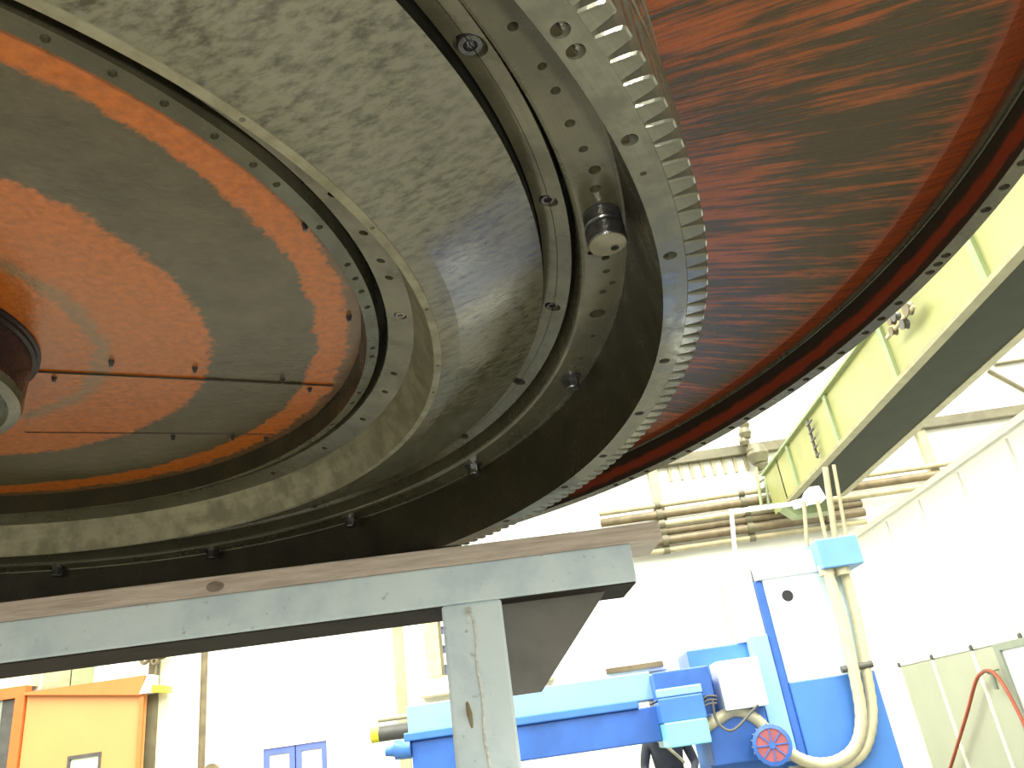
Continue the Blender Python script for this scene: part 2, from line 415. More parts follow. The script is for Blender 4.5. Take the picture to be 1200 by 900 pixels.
# --- F3 seal ring with counterbored socket bolts every 15 degrees
b3 = MB()
ang3 = [-23.1 + 15.1 * i for i in range(-3, 16)]
ringface(b3, 1.709, 1.076, 1.775, 1.051, [(1.741, a_, .029 if i == 3 else .0205, .020) for i, a_ in enumerate(ang3) if -180 < a_ < 175])
b3.lathe(L([(1.707, 1.165), (1.709, 1.076)]), NSEG); b3.lathe(L([(1.775, 1.051), (1.777, 1.165)]), NSEG)
r3 = b3.build('seal_ring', M['steel'], TT)
sock = proto(bolt_socket(.0165, .014), 'socket_bolt'); sockb = proto(bolt_socket(.022, .016), 'socket_bolt')
for i, a_ in enumerate(ang3):
    if -180 < a_ < 175: put(sockb if i == 3 else sock, 'socket_bolt', 1.741, a_, 1.080, r3, M['bolt'])
ring('scribed_line', [(1.7415, 1.0638), (1.7425, 1.0628), (1.7435, 1.0632)], M['groove'])
# --- hammered plate
ring('hammered_plate', [(1.428, .9475), (1.48, .962), (1.60, 1.004), (1.703, 1.039), (1.704, 1.165)], M['hammered'])
ring('plate_edge_wall', [(1.7035, 1.0392), (1.7055, 1.06), (1.7055, 1.12)], M['groove'])
# --- lip ring
bl = MB()
ringface(bl, 1.411, .945, 1.430, .946, [(1.4205, a_, .005, .01) for a_ in (-30, -16, -2.5, 9.4, 16.1, 29, 41, 55, 70)])
bl.lathe(L([(1.430, .946), (1.431, .952)]), NSEG)
rl = bl.build('lip_ring', M['steel_pale'], TT)
ring('lip_inner_wall', [(1.366, 1.056), (1.411, .945)], M['steel_pale'])
# --- F2 inner bearing ring
b2 = MB()
h2 = [(1.333, a_, .010, .015) for a_ in (-40.5, -33.7, -31.4, -24.4, -18.6, -15.7, -9.5, -4.6, -1.4, 21.1, 26.6, 36, 48, 61)] + [(1.334, 6.5, .0165, .02)]
ringface(b2, 1.298, 1.076, 1.367, 1.056, h2)
b2.lathe(L([(1.294, 1.165), (1.296, 1.085), (1.298, 1.076)]), NSEG)
r2 = b2.build('bearing_ring', M['steel'], TT)
put(proto(bolt_socket(.0135, .012), 'socket_bolt'), 'socket_bolt', 1.334, 6.5, 1.078, r2, M['bolt_grey'])
# --- F1 flange round the inner cover
b1 = MB()
h1 = [(1.256, a_, .0075, .012) for a_ in (-40, -35.4, -31.3, -26.6, -22.3, -19.2, -12, -5, -2.2, .5, 4, 14.1, 16.4, 27.4, 31, 39, 47, 55, 66, 78)]
ringface(b1, 1.239, 1.063, 1.272, 1.07, h1)
b1.lathe(L([(1.272, 1.07), (1.274, 1.165)]), NSEG)
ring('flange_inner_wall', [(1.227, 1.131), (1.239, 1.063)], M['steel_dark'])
r1 = b1.build('inner_flange', M['steel'], TT)
# --- inner cover plate
cov = ring('inner_cover', [(.30, 1.129), (1.229, 1.129), (1.229, 1.165)], M['bands'])
# hatch plate between two seams: slightly proud strip running outwards from the hub
hp = [(-1.318, 1.905), (-.566, 2.262), (-.60, 2.36), (-.70, 2.49), (-.864, 2.575), (-1.225, 2.43), (-1.568, 2.274), (-1.40, 2.05)]
hp = [(x - AX, y - AY) for x, y in hp]
b = MB(); b.prism(hp, 'z', 1.125 - H0, 1.1295 - H0); b.build('hatch_plate', M['bands'], TT)
b = MB()
for (p, q) in (((-1.318, 1.905), (-.566, 2.262)), ((-1.568, 2.274), (-.864, 2.575))):
    p = Vector((p[0] - AX, p[1] - AY, 1.1255 - H0)); q = Vector((q[0] - AX, q[1] - AY, 1.1255 - H0))
    b = MB(); b.tube([p, q], .003, 8); b.build('weld_seam', M['steel_dark'], TT)
sm = proto(bolt_hex(.006, .007), 'cover_bolt')
for (x, y) in ((-1.10, 1.915), (-.909, 2.02), (-1.285, 1.955), (-.70, 2.17), (-1.18, 2.475), (-1.0, 2.545), (-.64, 2.255), (-.90, 2.60), (-.78, 2.66), (-.41, 1.44), (-.415, 1.86)):
    r_ = math.hypot(x - AX, y - AY); a_ = math.degrees(math.atan2(y - AY, x - AX)); put(sm, 'cover_bolt', r_, a_, 1.128, cov, M['bolt'])
# --- hub
M['hub'] = oily('dark_purple_hub_paint', (.026, .014, .015), (.014, .009, .009), .3, 0, spec=.3)
hb = ring('hub', [(.392, 1.13), (.392, 1.121), (.384, 1.119), (.384, 1.110), (.374, 1.107), (.366, .995)], M['hub'], n=96)
ring('hub_lip', [(.366, .995), (.368, .990), (.362, .972), (.335, .966), (.325, .985)], M['steel'], n=96)
ring('hub_end', [(.325, .985), (.30, .985), (.27, .955), (.24, .95), (.0, .95)], M['steel_dark'], n=96)

# ================================================================ STAND UNDER THE GEAR
TH = math.atan(.085)
SX, SY = -.28, 3.155                        # middle of the post front face
ST = empty('support_stand', (SX, SY, 0), TH)
tag(ST, 'grey primed steel stand with box beam, post and triangular gusset under the turntable', 'stand')
zt, zb = CZ + .700, CZ + .548
b = MB(); b.bbox(-3.2, .665, 0, .33, zb, zt, .008); b.build('beam', M['galv'], ST)
b = MB(); b.box(-3.2, .660, .012, .34, zb - .006, zb + .001); b.build('bottom_plate', M['under_dark'], ST)  # thin extra sheet that makes the beam's underside darker than its front
b = MB(); b.bbox(-.118, .118, .002, .25, .02, zb, .012); b.build('post', M['galv'], ST)
b = MB(); b.bbox(-.25, .25, -.12, .38, 0, .02, .004); b.build('base_plate', M['dark_steel'], ST)
b = MB(); b.prism([(.118, zb), (.555, zb), (.235, CZ + .195), (.118, CZ + .195)], 'y', .115, .130); b.build('gusset', M['dark_steel'], ST)
b = MB(); random.seed(2); b.tube([(.004 * math.sin(i * 1.3), .0005, zb - .05 - i * .05) for i in range(28)], [.004 + .003 * random.random() for i in range(28)], 8); b.build('weld_seam', M['weld'], ST)
b = MB(); b.lathe([(.0, 0), (.016, 0)], 12); b = MB(); b.tube([(-.015, .004, zb - .02), (-.012, -.006, zb - .05)], [.012, .016], 10); b.build('weld_blob', M['weld'], ST)
b = MB(); b.tube([(-.055, .006, zb - .36), (-.05, -.004, zb - .40), (-.045, .006, zb - .45)], [.006, .011, .005], 10); b.build('paint_chip', plain('brown_chip', (.30, .24, .14), .6), ST)
PK = MB(); PK.bbox(-3.1, .800, 0, .30, 0, .0745, .004)
pko = PK.build('timber_plank', M['timber'], None, (SX, SY, zt + .0005)); pko.rotation_euler.z = TH
tag(pko, 'weathered timber plank lying on the grey stand beam', 'plank')
b = MB(); b.tube([(-.99, -.0015, .033), (-.99, .01, .033)], [.028, .028], 16); kn = b.build('knot', M['knot'], pko); kn.scale = (1.25, 1, .75); kn.location = (.25, 0, .008)

# ================================================================ CRANE GIRDER
GX0, GX1, GZ = 4.08, 5.02, CZ + 3.0
G = empty('crane_girder', ((GX0 + GX1) / 2, 6.5, GZ))
tag(G, 'yellow-green crane box girder with dark underside running to the far wall', 'crane girder')
ox, oy, oz = -(GX0 + GX1) / 2, -6.5, -GZ
def gb(name, x0, x1, y0, y1, z0, z1, mt, par=G, bev=0):
    b = MB()
    (b.bbox if bev else b.box)(x0 + ox, x1 + ox, y0 + oy, y1 + oy, z0 + oz, z1 + oz, *([bev] if bev else [])); return b.build(name, mt, par)
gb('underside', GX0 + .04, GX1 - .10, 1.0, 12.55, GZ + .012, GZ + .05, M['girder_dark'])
gb('bottom_flange', GX0 - .02, GX0 + .10, 1.0, 12.6, GZ, GZ + .05, M['girder_edge'])
gb('bottom_flange', GX1 - .10, GX1 + .02, 1.0, 12.6, GZ, GZ + .05, M['girder_edge'])
web = gb('web', GX0 + .04, GX0 + .06, 1.0, 13.4, GZ + .05, GZ + .74, M['girder'])
gb('web', GX1 - .06, GX1 - .04, 1.0, 12.6, GZ + .05, GZ + .74, M['girder'])
gb('top_flange', GX0 - .03, GX1 + .03, 1.0, 13.4, GZ + .74, GZ + .78, M['girder_stiff'])
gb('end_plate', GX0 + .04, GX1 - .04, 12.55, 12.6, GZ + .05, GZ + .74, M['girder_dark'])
for y in (2.2, 4.1, 5.95, 7.92, 9.9, 11.85): gb('stiffener', GX0 - .0, GX0 + .045, y - .05, y + .05, GZ + .05, GZ + .74, M['girder_stiff'])
b = MB()
for i, z in enumerate((.62, .50, .38, .27, .16)):
    b.tube(smoothpath([(GX0 - .02 + ox, 10.45 + oy + .03 * i, GZ + z + oz), (GX0 - .05 + ox, 10.55 + oy, GZ + z - .03 + oz), (GX0 - .02 + ox, 10.7 + oy, GZ + z + oz)], 4), .014, 6)
b.tube([(GX0 - .02 + ox, 10.62 + oy, GZ + .68 + oz), (GX0 - .02 + ox, 10.66 + oy, GZ + .12 + oz)], .02, 6)
b.build('festoon_cable', M['grey_dark'], G)
# end truck under the far end
b = MB(); b.prism([(4.05 + ox, -.02), (4.22 + ox, -.19), (4.80 + ox, -.19), (4.86 + ox, .05), (4.05 + ox, .05)], 'y', 12.62 + oy, 12.95 + oy); b.build('end_truck', M['girder_stiff'], G)
# ================================================================ FAR WALL FITTINGS
def wbox(name, mt, x0, x1, z0, z1, y0=YW - .12, y1=YW, par=None, bev=0):
    b = MB()
    (b.bbox if bev else b.box)(x0, x1, y0, y1, z0, z1, *([bev] if bev else [])); return b.build(name, mt, par)
tr1 = struct(wbox('trim_1', M['beam_olive'], -15.9, 13.9, CZ + 4.33, CZ + 4.50, YW - .18), 'olive steel rail along the upper far wall', 'wall rail')
for i, (x, z0, z1) in enumerate(((2.3, CZ + 3.35, CZ + 4.33), (7.25, CZ + 3.2, CZ + 4.33), (-2.55, 0, CZ + 4.33), (-9.8, 0, CZ + 4.33), (-6.55, 0, CZ + 4.33))):
    struct(wbox('trim_%d' % (i + 2), M['pipe_pale'] if i < 3 else M['cream'], x - .08, x + .08, z0, z1, YW - .12))
for i in range(9):
    x = 2.6 + i * .2; wbox('lath', M['pipe_pale'], x, x + .05, CZ + 4.05, CZ + 4.33, YW - .06, YW, tr1)
# pipes running along the wall
PP = [(3.60, .050, 'pipe_pale', 13.80), (3.43, .075, 'pipe', 13.80), (3.24, .060, 'pipe_pale', 13.74), (3.12, .070, 'pipe', 13.80), (2.96, .075, 'pipe', 13.78), (2.80, .050, 'pipe_pale', 13.82)]
pd = ('uppermost thin pale', 'second from top thick brown', 'third from top pale', 'fourth from top brown', 'fifth from top brown', 'lowest pale')
for (h, r_, mt, y), d in zip(PP, pd):
    o = empty('wall_pipe', (1.2, y, CZ + h)); tag(o, d + ' pipe of the bundle along the far wall', 'pipe', 'pipes along the far wall')
    b = MB(); b.tube([(0, 0, 0), (6.5 if h > 3.2 else 4.55, 0, 0)], r_, 12); b.build('tube', M[mt], o)
    for x in (1.05, 2.55, 3.9):
        b = MB(); b.tube([(x - .05, 0, 0), (x + .05, 0, 0)], r_ * 1.35, 12); b.build('clamp', M['beam_olive'], o)
    b = MB(); b.box(1.0, 1.1, 0, YW - y, -.03, .03); b.box(3.85, 3.95, 0, YW - y, -.03, .03); b.build('bracket', M['beam_olive'], o)
# orange door and frame
D1 = empty('door_1', (-7.9, YW, 0)); struct(D1, 'large orange sliding door with a small window on the far wall', 'door')
def dpart(name, mt, x0, x1, y0, y1, z0, z1, bev=0, par=D1, org=(-7.9, YW, 0)):
    b = MB(); (b.bbox if bev else b.box)(x0 - org[0], x1 - org[0], y0 - org[1], y1 - org[1], z0 - org[2], z1 - org[2], *([bev] if bev else [])); return b.build(name, mt, par)
DY = YW - .30
dl = aty(33, 812, DY); dr = aty(172, 793, DY)
DX0, DX1, DZ = dl.x, dr.x, (dl.z + dr.z) / 2
wl, wr_ = aty(80, 885, DY), aty(119, 882, DY)
WZ = (wl.z + wr_.z) / 2
dpart('leaf', M['orange'], DX0, wl.x, DY, DY + .06, .02, DZ)
dpart('leaf', M['orange'], wr_.x, DX1, DY, DY + .06, .02, DZ)
dpart('leaf', M['orange'], wl.x, wr_.x, DY, DY + .06, WZ, DZ)
dpart('leaf', M['orange'], wl.x, wr_.x, DY, DY + .06, .02, WZ - .9)
b = MB(); b.prism([(DX0 + 7.9, DZ - .03), (DX1 + 7.9, DZ - .30), (DX1 + 7.9, DZ + .01), (DX0 + 7.9, DZ + .01)], 'y', -.40, -.30); b.build('top_shade_band', M['orange_deep'], D1)  # wedge in deeper orange: shading along the door top, put into shape and colour
dpart('edge_post', M['orange_deep'], DX1 - .07, DX1, DY - .06, DY, .02, DZ - .30)
dpart('pane', M['glass_pale'], wl.x + .04, wr_.x - .04, DY + .02, DY + .04, WZ - .88, WZ - .05)
for (a0, a1, c0, c1) in ((wl.x, wr_.x, WZ - .05, WZ), (wl.x, wl.x + .04, WZ - .9, WZ - .05), (wr_.x - .04, wr_.x, WZ - .9, WZ - .05)):
    dpart('window_frame', M['grey_dark'], a0, a1, DY - .015, DY + .02, c0, c1)
# orange door frame to the left with grey door behind
D2 = empty('door_2', (-9.6, YW, 0)); struct(D2, 'grey doorway in an orange-red frame at the lower left corner', 'door')
q = lambda n, m_, *a: dpart(n, m_, *a, par=D2, org=(-9.6, YW, 0))
q('frame_post', M['orange_frame'], DX0 - .18, DX0 - .02, DY - .05, DY + .12, 0, DZ - .05)
q('frame_head', M['orange_frame'], -11.4, DX0 - .02, DY - .05, DY + .12, DZ - .05, DZ + .13)
q('jamb', M['grey_dark'], DX0 - .42, DX0 - .18, DY + .02, DY + .1, 0, DZ - .05)
q('leaf', M['grey_green'], DX0 - .55, DX0 - .42, DY + .0, DY + .1, 0, DZ - .05)
q('pane', M['glass_pale'], -11.4, DX0 - .55, DY + .05, DY + .1, 0, DZ - .05)
q('head_panel', M['cream'], -11.4, DX0 - .02, DY + .05, DY + .28, DZ + .13, CZ + 3.4)
# blue double doors
e0, e1 = aty(309, 878, YW - .1), aty(383, 868, YW - .1)
BZ = (e0.z + e1.z) / 2; BX0, BX1 = e0.x, e1.x; bm_ = (BX0 + BX1) / 2
D3 = empty('door_3', (bm_, YW, 0)); struct(D3, 'pair of blue framed glazed doors on the far wall', 'door')
q3 = lambda n, m_, *a: dpart(n, m_, *a, par=D3, org=(bm_, YW, 0))
for (a0, a1) in ((BX0, bm_ - .01), (bm_ + .01, BX1)):
    q3('stile', M['bluedoor'], a0, a0 + .09, YW - .1, YW - .04, 0, BZ); q3('stile', M['bluedoor'], a1 - .09, a1, YW - .1, YW - .04, 0, BZ)
    q3('top_rail', M['bluedoor'], a0 + .09, a1 - .09, YW - .1, YW - .04, BZ - .10, BZ); q3('kick_panel', M['bluedoor'], a0 + .09, a1 - .09, YW - .1, YW - .04, 0, .8)
    q3('pane', M['glass_pale'], a0 + .09, a1 - .09, YW - .08, YW - .06, .8, BZ - .1)
q3('frame_head', M['cream'], BX0 - .12, BX1 + .12, YW - .12, YW - .02, BZ, BZ + .12)
q3('frame_post', M['cream'], BX0 - .12, BX0, YW - .12, YW - .02, 0, BZ); q3('frame_post', M['cream'], BX1, BX1 + .12, YW - .12, YW - .02, 0, BZ)
# windows beside the post: cream pillar with a barred window
wa, wb = aty(513, 732, YW - .1), aty(540, 788, YW - .1)
W1 = empty('window_1', (wa.x, YW, wb.z)); struct(W1, 'narrow barred window with a yellow jamb behind the grey post', 'window')
q4 = lambda n, m_, *a: dpart(n, m_, *a, par=W1, org=(wa.x, YW, wb.z))
q4('jamb', plain('yellow_jamb', (.80, .66, .30), .5), wa.x - .24, wa.x, YW - .14, YW - .02, wb.z, wa.z + .6)
q4('pane', plain('dull_blue_pane', (.16, .20, .36), .2), wa.x, wb.x + .5, YW - .05, YW - .03, wb.z, wa.z + .6)
for i in range(6): q4('bar', M['white'], wa.x, wb.x + .5, YW - .10, YW - .05, wb.z + i * .31 + .16, wb.z + i * .31 + .34)
q4('bar', M['beam_olive'], wa.x, wa.x + .05, YW - .12, YW - .05, wb.z, wa.z + .6)
lg = aty(490, 815, 13.5)
tag(wbox('ledge', M['wall_cream'], lg.x, lg.x + 2.2, lg.z - .03, lg.z + .08, YW - .5, YW, None, .01), 'cream wall ledge behind the grey post', 'ledge')
# downpipe with valve
dp = aty(240, 760, YW - .1)
O = empty('downpipe', (dp.x, YW - .1, 0)); tag(O, 'thin tan vertical pipe with a valve at its lower end on the far wall', 'pipe')
b = MB(); b.tube([(0, 0, CZ + .36), (0, 0, CZ + 4.2)], .055, 10); b.build('tube', M['pipe'], O)
b = MB(); b.tube(smoothpath([(0, 0, CZ + .36), (.03, 0, CZ + .2), (.2, 0, CZ + .1), (.3, 0, CZ - .3)], 5), .07, 10); b.build('elbow', M['pipe_pale'], O)
b = MB(); b.lathe([(0, .06), (.12, .05), (.12, -.05), (0, -.06)], 16); vv = b.build('valve_wheel', M['pipe'], O, (.22, -.1, CZ + .34)); vv.rotation_euler.x = pi / 2
b = MB(); b.box(.1, .36, -.06, .06, CZ + .12, CZ + .26); b.build('valve_body', M['cream'], O)
# lamp over the orange door's corner, with its chain and conduit cluster
lp = aty(180, 806, 13.7)
O = empty('pendant_lamp', (lp.x, lp.y, lp.z - .08)); tag(O, 'white and yellow hanging lamp at the top corner of the orange door', 'lamp')
b = MB(); b.prism([(-.18, .0), (.02, -.0), (.02, .28), (-.06, .28)], 'y', -.12, .12); b.build('housing', M['white'], O)
b = MB(); b.prism([(.02, .0), (.26, -.03), (.26, .07), (.02, .12)], 'y', -.12, .12); b.build('shade', M['yellow'], O)
b = MB(); b.tube([(.02, 0, .28), (.03, 0, .8), (.02, 0, 2.52), (.02, .12, 2.52)], .018, 8); b.build('chain', M['beam_olive'], O)
for k, (dx, dz, s_) in enumerate(((.12, .62, .09), (-.18, .56, .08), (.0, .5, .06))):
    b = MB(); b.lathe([(s_, -.04), (s_ * 1.2, 0), (s_, .04), (s_ * .5, .04), (s_ * .5, -.04), (s_, -.04)], 14); c_ = b.build('pulley', M['pipe'], O, (dx, 0, dz)); c_.rotation_euler.x = pi / 2
# cupboard / post behind the orange door
cp_ = aty(118, 800, YW - .06)
for i, (px, wd, mt) in enumerate(((70, .5, 'pipe_pale'), (97, .35, 'girder_stiff'))):
    p_ = aty(px, 780, YW - .06)
    struct(wbox('trim_%d' % (9 + i), M[mt], p_.x - wd / 2, p_.x + wd / 2, 0, CZ + 4.33, YW - .1))
pst = aty(178, 860, YW - .1)
struct(wbox('trim_12', M['beam_olive'], pst.x - .09, pst.x + .09, 0, CZ + 4.33, YW - .16))

# clutter seen between rim and girder
O = empty('hoist_chain', aty(882, 510, 13.65)); tag(O, 'dark hoist chain with round blocks hanging left of the girder end', 'chain'); ol = O.location.copy()
for k_, (px, py, r_) in enumerate(((872, 498, .10), (873, 508, .12), (872, 518, .09), (888, 533, .20), (884, 528, .15), (893, 545, .12))):
    b = MB(); b.lathe([(0, r_), (r_ * .7, r_ * .8), (r_, 0), (r_ * .7, -r_ * .8), (0, -r_)], 12); b.build('block', M['beam_olive'], O, aty(px, py, 13.65) - ol)
b = MB(); b.tube([aty(*q_, 13.65) - ol for q_ in ((868, 470), (872, 500), (878, 525), (888, 540))], .035, 8); b.build('chain', M['beam_olive'], O)
b = MB(); b.tube([aty(890, 533, 13.65) - ol, aty(890, 533, 13.83) - ol], .03, 8); b.build('hanger', M['beam_olive'], O)
O = empty('wall_ladder', aty(897, 598, 13.6)); tag(O, 'narrow dark ladder frame on the far wall under the girder end', 'ladder'); ol = O.location.copy()
for dx in (0, 9):
    b = MB(); b.tube([aty(893 + dx, 598, 13.6) - ol, aty(886 + dx, 548, 13.6) - ol], .03, 6); b.build('rail', M['girder_stiff'], O)
for i_ in range(5):
    b = MB(); b.tube([aty(893 - i_ * 1.4, 596 - i_ * 10, 13.6) - ol, aty(902 - i_ * 1.4, 590 - i_ * 10, 13.6) - ol], .02, 6); b.build('rung', M['beam_olive'], O)
b = MB(); b.tube([aty(897, 570, 13.6) - ol, aty(897, 570, 14.0) - ol], .02, 6); b.build('wall_tie', M['beam_olive'], O)
for i_, (a_, b_, d_) in enumerate((((1158, 434), (1215, 465), 'sloping thin brace rod on the upper far wall right of the girder'), ((1165, 427), (1215, 419), 'thin level rod on the upper far wall right of the girder'))):
    b = MB(); b.tube([aty(*a_, YW - .06), aty(*b_, YW - .06)], .045, 8); tag(b.build('brace_rod', M['beam_olive']), d_, 'rod')
O = empty('rope_sheave', atx(1060, 378, GX0 - .1)); tag(O, 'small rope sheaves hanging on a rod beside the girder web', 'pulley'); ol = O.location.copy()
b = MB(); b.tube([atx(1040, 396, GX0 - .1) - ol, atx(1072, 358, GX0 - .1) - ol], .022, 8); b.build('rod', M['pipe_pale'], O)
for k_, (px, py, r_, mt_n) in enumerate(((1047, 388, .05, 'pipe'), (1050, 371, .05, 'grey_dark'), (1060, 380, .055, 'grey_dark'), (1064, 362, .07, 'pipe'), (1045, 376, .05, 'pipe'))):
    b = MB(); b.lathe([(0, .03), (r_, .03), (r_ * .75, 0), (r_, -.03), (0, -.03)], 14); o = b.build('sheave', M[mt_n], O, atx(px, py, GX0 - .1) - ol); o.rotation_euler.y = pi / 2
b = MB(); b.tube([atx(1060, 372, GX0 - .1) - ol, atx(1060, 372, GX0 - .032) - ol], .02, 6); b.build('pin', M['grey_dark'], O)

# ================================================================ RIGHT PARTITION
b = MB(); b.box(XR + .04, XR + .2, 2.0, YW, 0, CZ + 2.50); WR = struct(b.build('wall_right', M['wall']), 'pale panelled partition wall on the right side', 'wall')
for i in range(9):
    y1 = YW - .55 - i * 1.21; y0 = y1 - 1.15
    if y0 < 2: break
    b = MB(); b.box(XR, XR + .04, y0, y1, .02, CZ + .40); b.build('panel', M['panel'], WR)
    b = MB(); b.box(XR - .02, XR + .04, y1, y1 + .06, .02, CZ + .40); b.build('batten', M['batten'], WR)
    b = MB(); b.box(XR, XR + .04, y0, y1, CZ + .42, CZ + 2.45); b.build('panel', M['wall'], WR)
    b = MB(); b.lathe([(0, 0), (.035, 0), (.035, .04)], 10); s_ = b.build('bolt_head', M['grey_dark'], WR, (XR - .02, y1 + .03, CZ + .44)); s_.rotation_euler.y = pi / 2
b = MB(); b.box(XR - .02, XR + .24, 2.0, YW, CZ + 2.5, CZ + 2.58); b.build('cap_rail', M['batten'], WR)
# window in the partition at the right edge
wt = atx(1166, 755, XR - .02); W2 = empty('window_2', (XR, wt.y, CZ - .8)); struct(W2, 'white window with a grey frame in the right partition', 'window')
def q5(n, m_, y0, y1, z0, z1, x0=XR - .06, x1=XR): dpart(n, m_, x0, x1, y0, y1, z0, z1, par=W2, org=(XR, wt.y, CZ - .8))
q5('frame_post', M['grey_green'], wt.y - .12, wt.y, CZ - .8, wt.z); q5('frame_head', M['grey_green'], wt.y - 2.2, wt.y - .12, wt.z - .08, wt.z)
q5('frame_sill', M['grey_green'], wt.y - 2.2, wt.y - .12, CZ - .8, CZ - .72); q5('pane', M['white'], wt.y - 2.2, wt.y - .12, CZ - .72, wt.z - .08, XR - .03, XR - .01)
# red hose on a hook
hx = XR - .14
O = empty('air_hose', (hx, atx(1156, 787, hx).y, 0)); tag(O, 'red rubber air hose draped over a hook on the right partition', 'hose')
pts = [atx(*p, hx) for p in ((1085, 990), (1112, 905), (1132, 840), (1143, 800), (1150, 789), (1157, 786), (1165, 789), (1178, 806), (1192, 832), (1205, 860), (1225, 920))]
b = MB(); b.tube([p - O.location for p in smoothpath(pts, 6)], .022, 10); b.build('hose', M['hose_red'], O)
b = MB(); p_ = atx(1157, 786, hx) - O.location; b.tube([p_ + Vector((.13, 0, .0)), p_ + Vector((0, 0, -.03)), p_ + Vector((-.05, 0, .02))], .012, 8); b.tube([p_ + Vector((.04, 0, -.02)), p_ + Vector((.04, .02, -.22))], .03, 8); b.build('hook', M['grey_green'], O)

# ================================================================ BLUE BORING MACHINE
MY = 8.0
MC = empty('boring_machine', (2.5, MY + .5, 0)); tag(MC, 'blue boring machine with tall column, horizontal ram and metal conduits', 'machine')
mo = Vector((2.5, MY + .5, 0))
def mb(name, mt, x0, x1, y0, y1, z0, z1, bev=.012, par=MC):
    b = MB(); b.bbox(x0 - mo.x, x1 - mo.x, y0 - mo.y, y1 - mo.y, z0, z1, bev); return b.build(name, mt, par)
col = mb('column', M['blue_glare'], 2.16, 2.96, MY, MY + .9, .30, CZ + 1.22)
mb('column_foot', M['blue_mid'], 2.158, 2.962, MY - .004, MY + .902, .28, CZ + .25)
mb('column_cap', M['white'], 2.10, 2.75, MY - .02, MY + .92, CZ + 1.20, CZ + 1.42)
mb('guide_strip', M['blue'], 2.08, 2.16, MY + .02, MY + .5, .30, CZ + 1.20)
mb('junction_box', M['blue_box'], 2.70, 3.10, MY - .22, MY + .3, CZ + 1.19, CZ + 1.47)
b = MB(); p_ = aty(923, 698, MY - .003) - mo; b.tube([p_, p_ + Vector((0, .01, 0))], .055, 20); b.build('port_hole', M['black'], MC)
def cond(pts, r_, name='conduit', mt='hose', y=MY - .12):
    b = MB(); P_ = [aty(*p[:2], p[2] if len(p) > 2 else y) - mo for p in pts]; P_ = smoothpath(P_, 8)
    rr = [r_ * (1.0 if i % 2 else .93) for i in range(len(P_))]
    b.tube(P_, rr, 12); return b.build(name, M[mt], MC)
cond([(970, 670), (985, 720), (999, 780), (1009, 840), (1000, 878), (970, 895), (935, 888), (905, 862), (885, 842), (862, 833), (842, 842), (822, 856)], .055)
cond([(988, 666), (1003, 720), (1014, 780), (1022, 838), (1012, 880), (985, 899), (955, 903), (925, 905)], .050, y=MY - .06)
b = MB(); p0, p1 = aty(986, 785, MY - .1) - mo, aty(1022, 778, MY - .1) - mo; b.tube([p0, p1], .03, 8); b.build('clamp', M['grey_dark'], MC)
for px in (970, 988):
    p0 = aty(px, 674, MY - .1) - mo; b = MB(); b.tube([p0, p0 + Vector((0, 0, .1))], .075, 10); b.build('gland', M['hose'], MC)
# carriage
mb('way_cover', M['white'], 1.80, 2.08, MY + .05, MY + .7, CZ + .66, CZ + 1.40)
mb('way_cover_side', M['cream'], 1.64, 1.80, MY + .25, MY + .8, CZ + .40, CZ + 1.28)
mb('saddle', M['blue_mid'], 1.30, 2.08, MY + .1, MY + .8, .35, CZ + .66)
mb('slide', M['blue_light'], 1.88, 2.07, MY - .02, MY + .1, CZ - .4, CZ + .70)
mb('control_box', M['white'], 1.48, 1.87, MY - .25, MY + .1, CZ + .08, CZ + .50)
mb('headstock', M['blue'], .89, 1.40, MY - .30, MY + .5, CZ + .22, CZ + .48)
mb('headstock_band', M['blue_light'], .885, 1.30, MY - .32, MY - .28, CZ + .26, CZ + .335)
mb('headstock_front', M['blue_mid'], .89, 1.29, MY - .34, MY + .4, CZ + .05, CZ + .255)
mb('headstock_base', M['cyan'], .90, 1.28, MY - .36, MY + .4, CZ - .15, CZ + .052)
# ram
mb('ram', M['blue_light'], -1.43, .90, MY + .02, MY + .5, CZ + .27, CZ + .52)
mb('ram_rail', M['blue_mid'], -1.46, .74, MY - .06, MY + .5, CZ + .21, CZ + .285)
mb('ram_body', M['blue'], -1.40, .90, MY - .02, MY + .5, CZ - .09, CZ + .21)
mb('ram_cover', M['white'], .45, 1.1, MY + .1, MY + .5, CZ + .52, CZ + .92)
mb('cover_tray', M['pipe'], .50, 1.05, MY + .06, MY + .1, CZ + .55, CZ + .60, .004)
b = MB(); b.tube([(-1.9 - mo.x, .1, CZ + .335), (-1.42 - mo.x, .1, CZ + .335)], .075, 16); b.build('spindle_bar', M['grey_dark'], MC)
b = MB(); b.tube([(-1.90 - mo.x, .1, CZ + .335), (-1.82 - mo.x, .1, CZ + .335)], .078, 16); b.build('bar_end', M['yellow'], MC)
b = MB(); b.tube([(-1.82 - mo.x, .05, CZ + .46), (-1.42 - mo.x, .05, CZ + .46)], .025, 10); b.build('upper_bar', M['pipe_pale'], MC)
b = MB(); P_ = [aty(*p, MY) - mo for p in ((452, 881), (462, 880), (463, 879), (482, 877))]; b.tube(P_, [.04, .05, .085, .085], 12); b.build('small_motor', M['blue_mid'], MC)
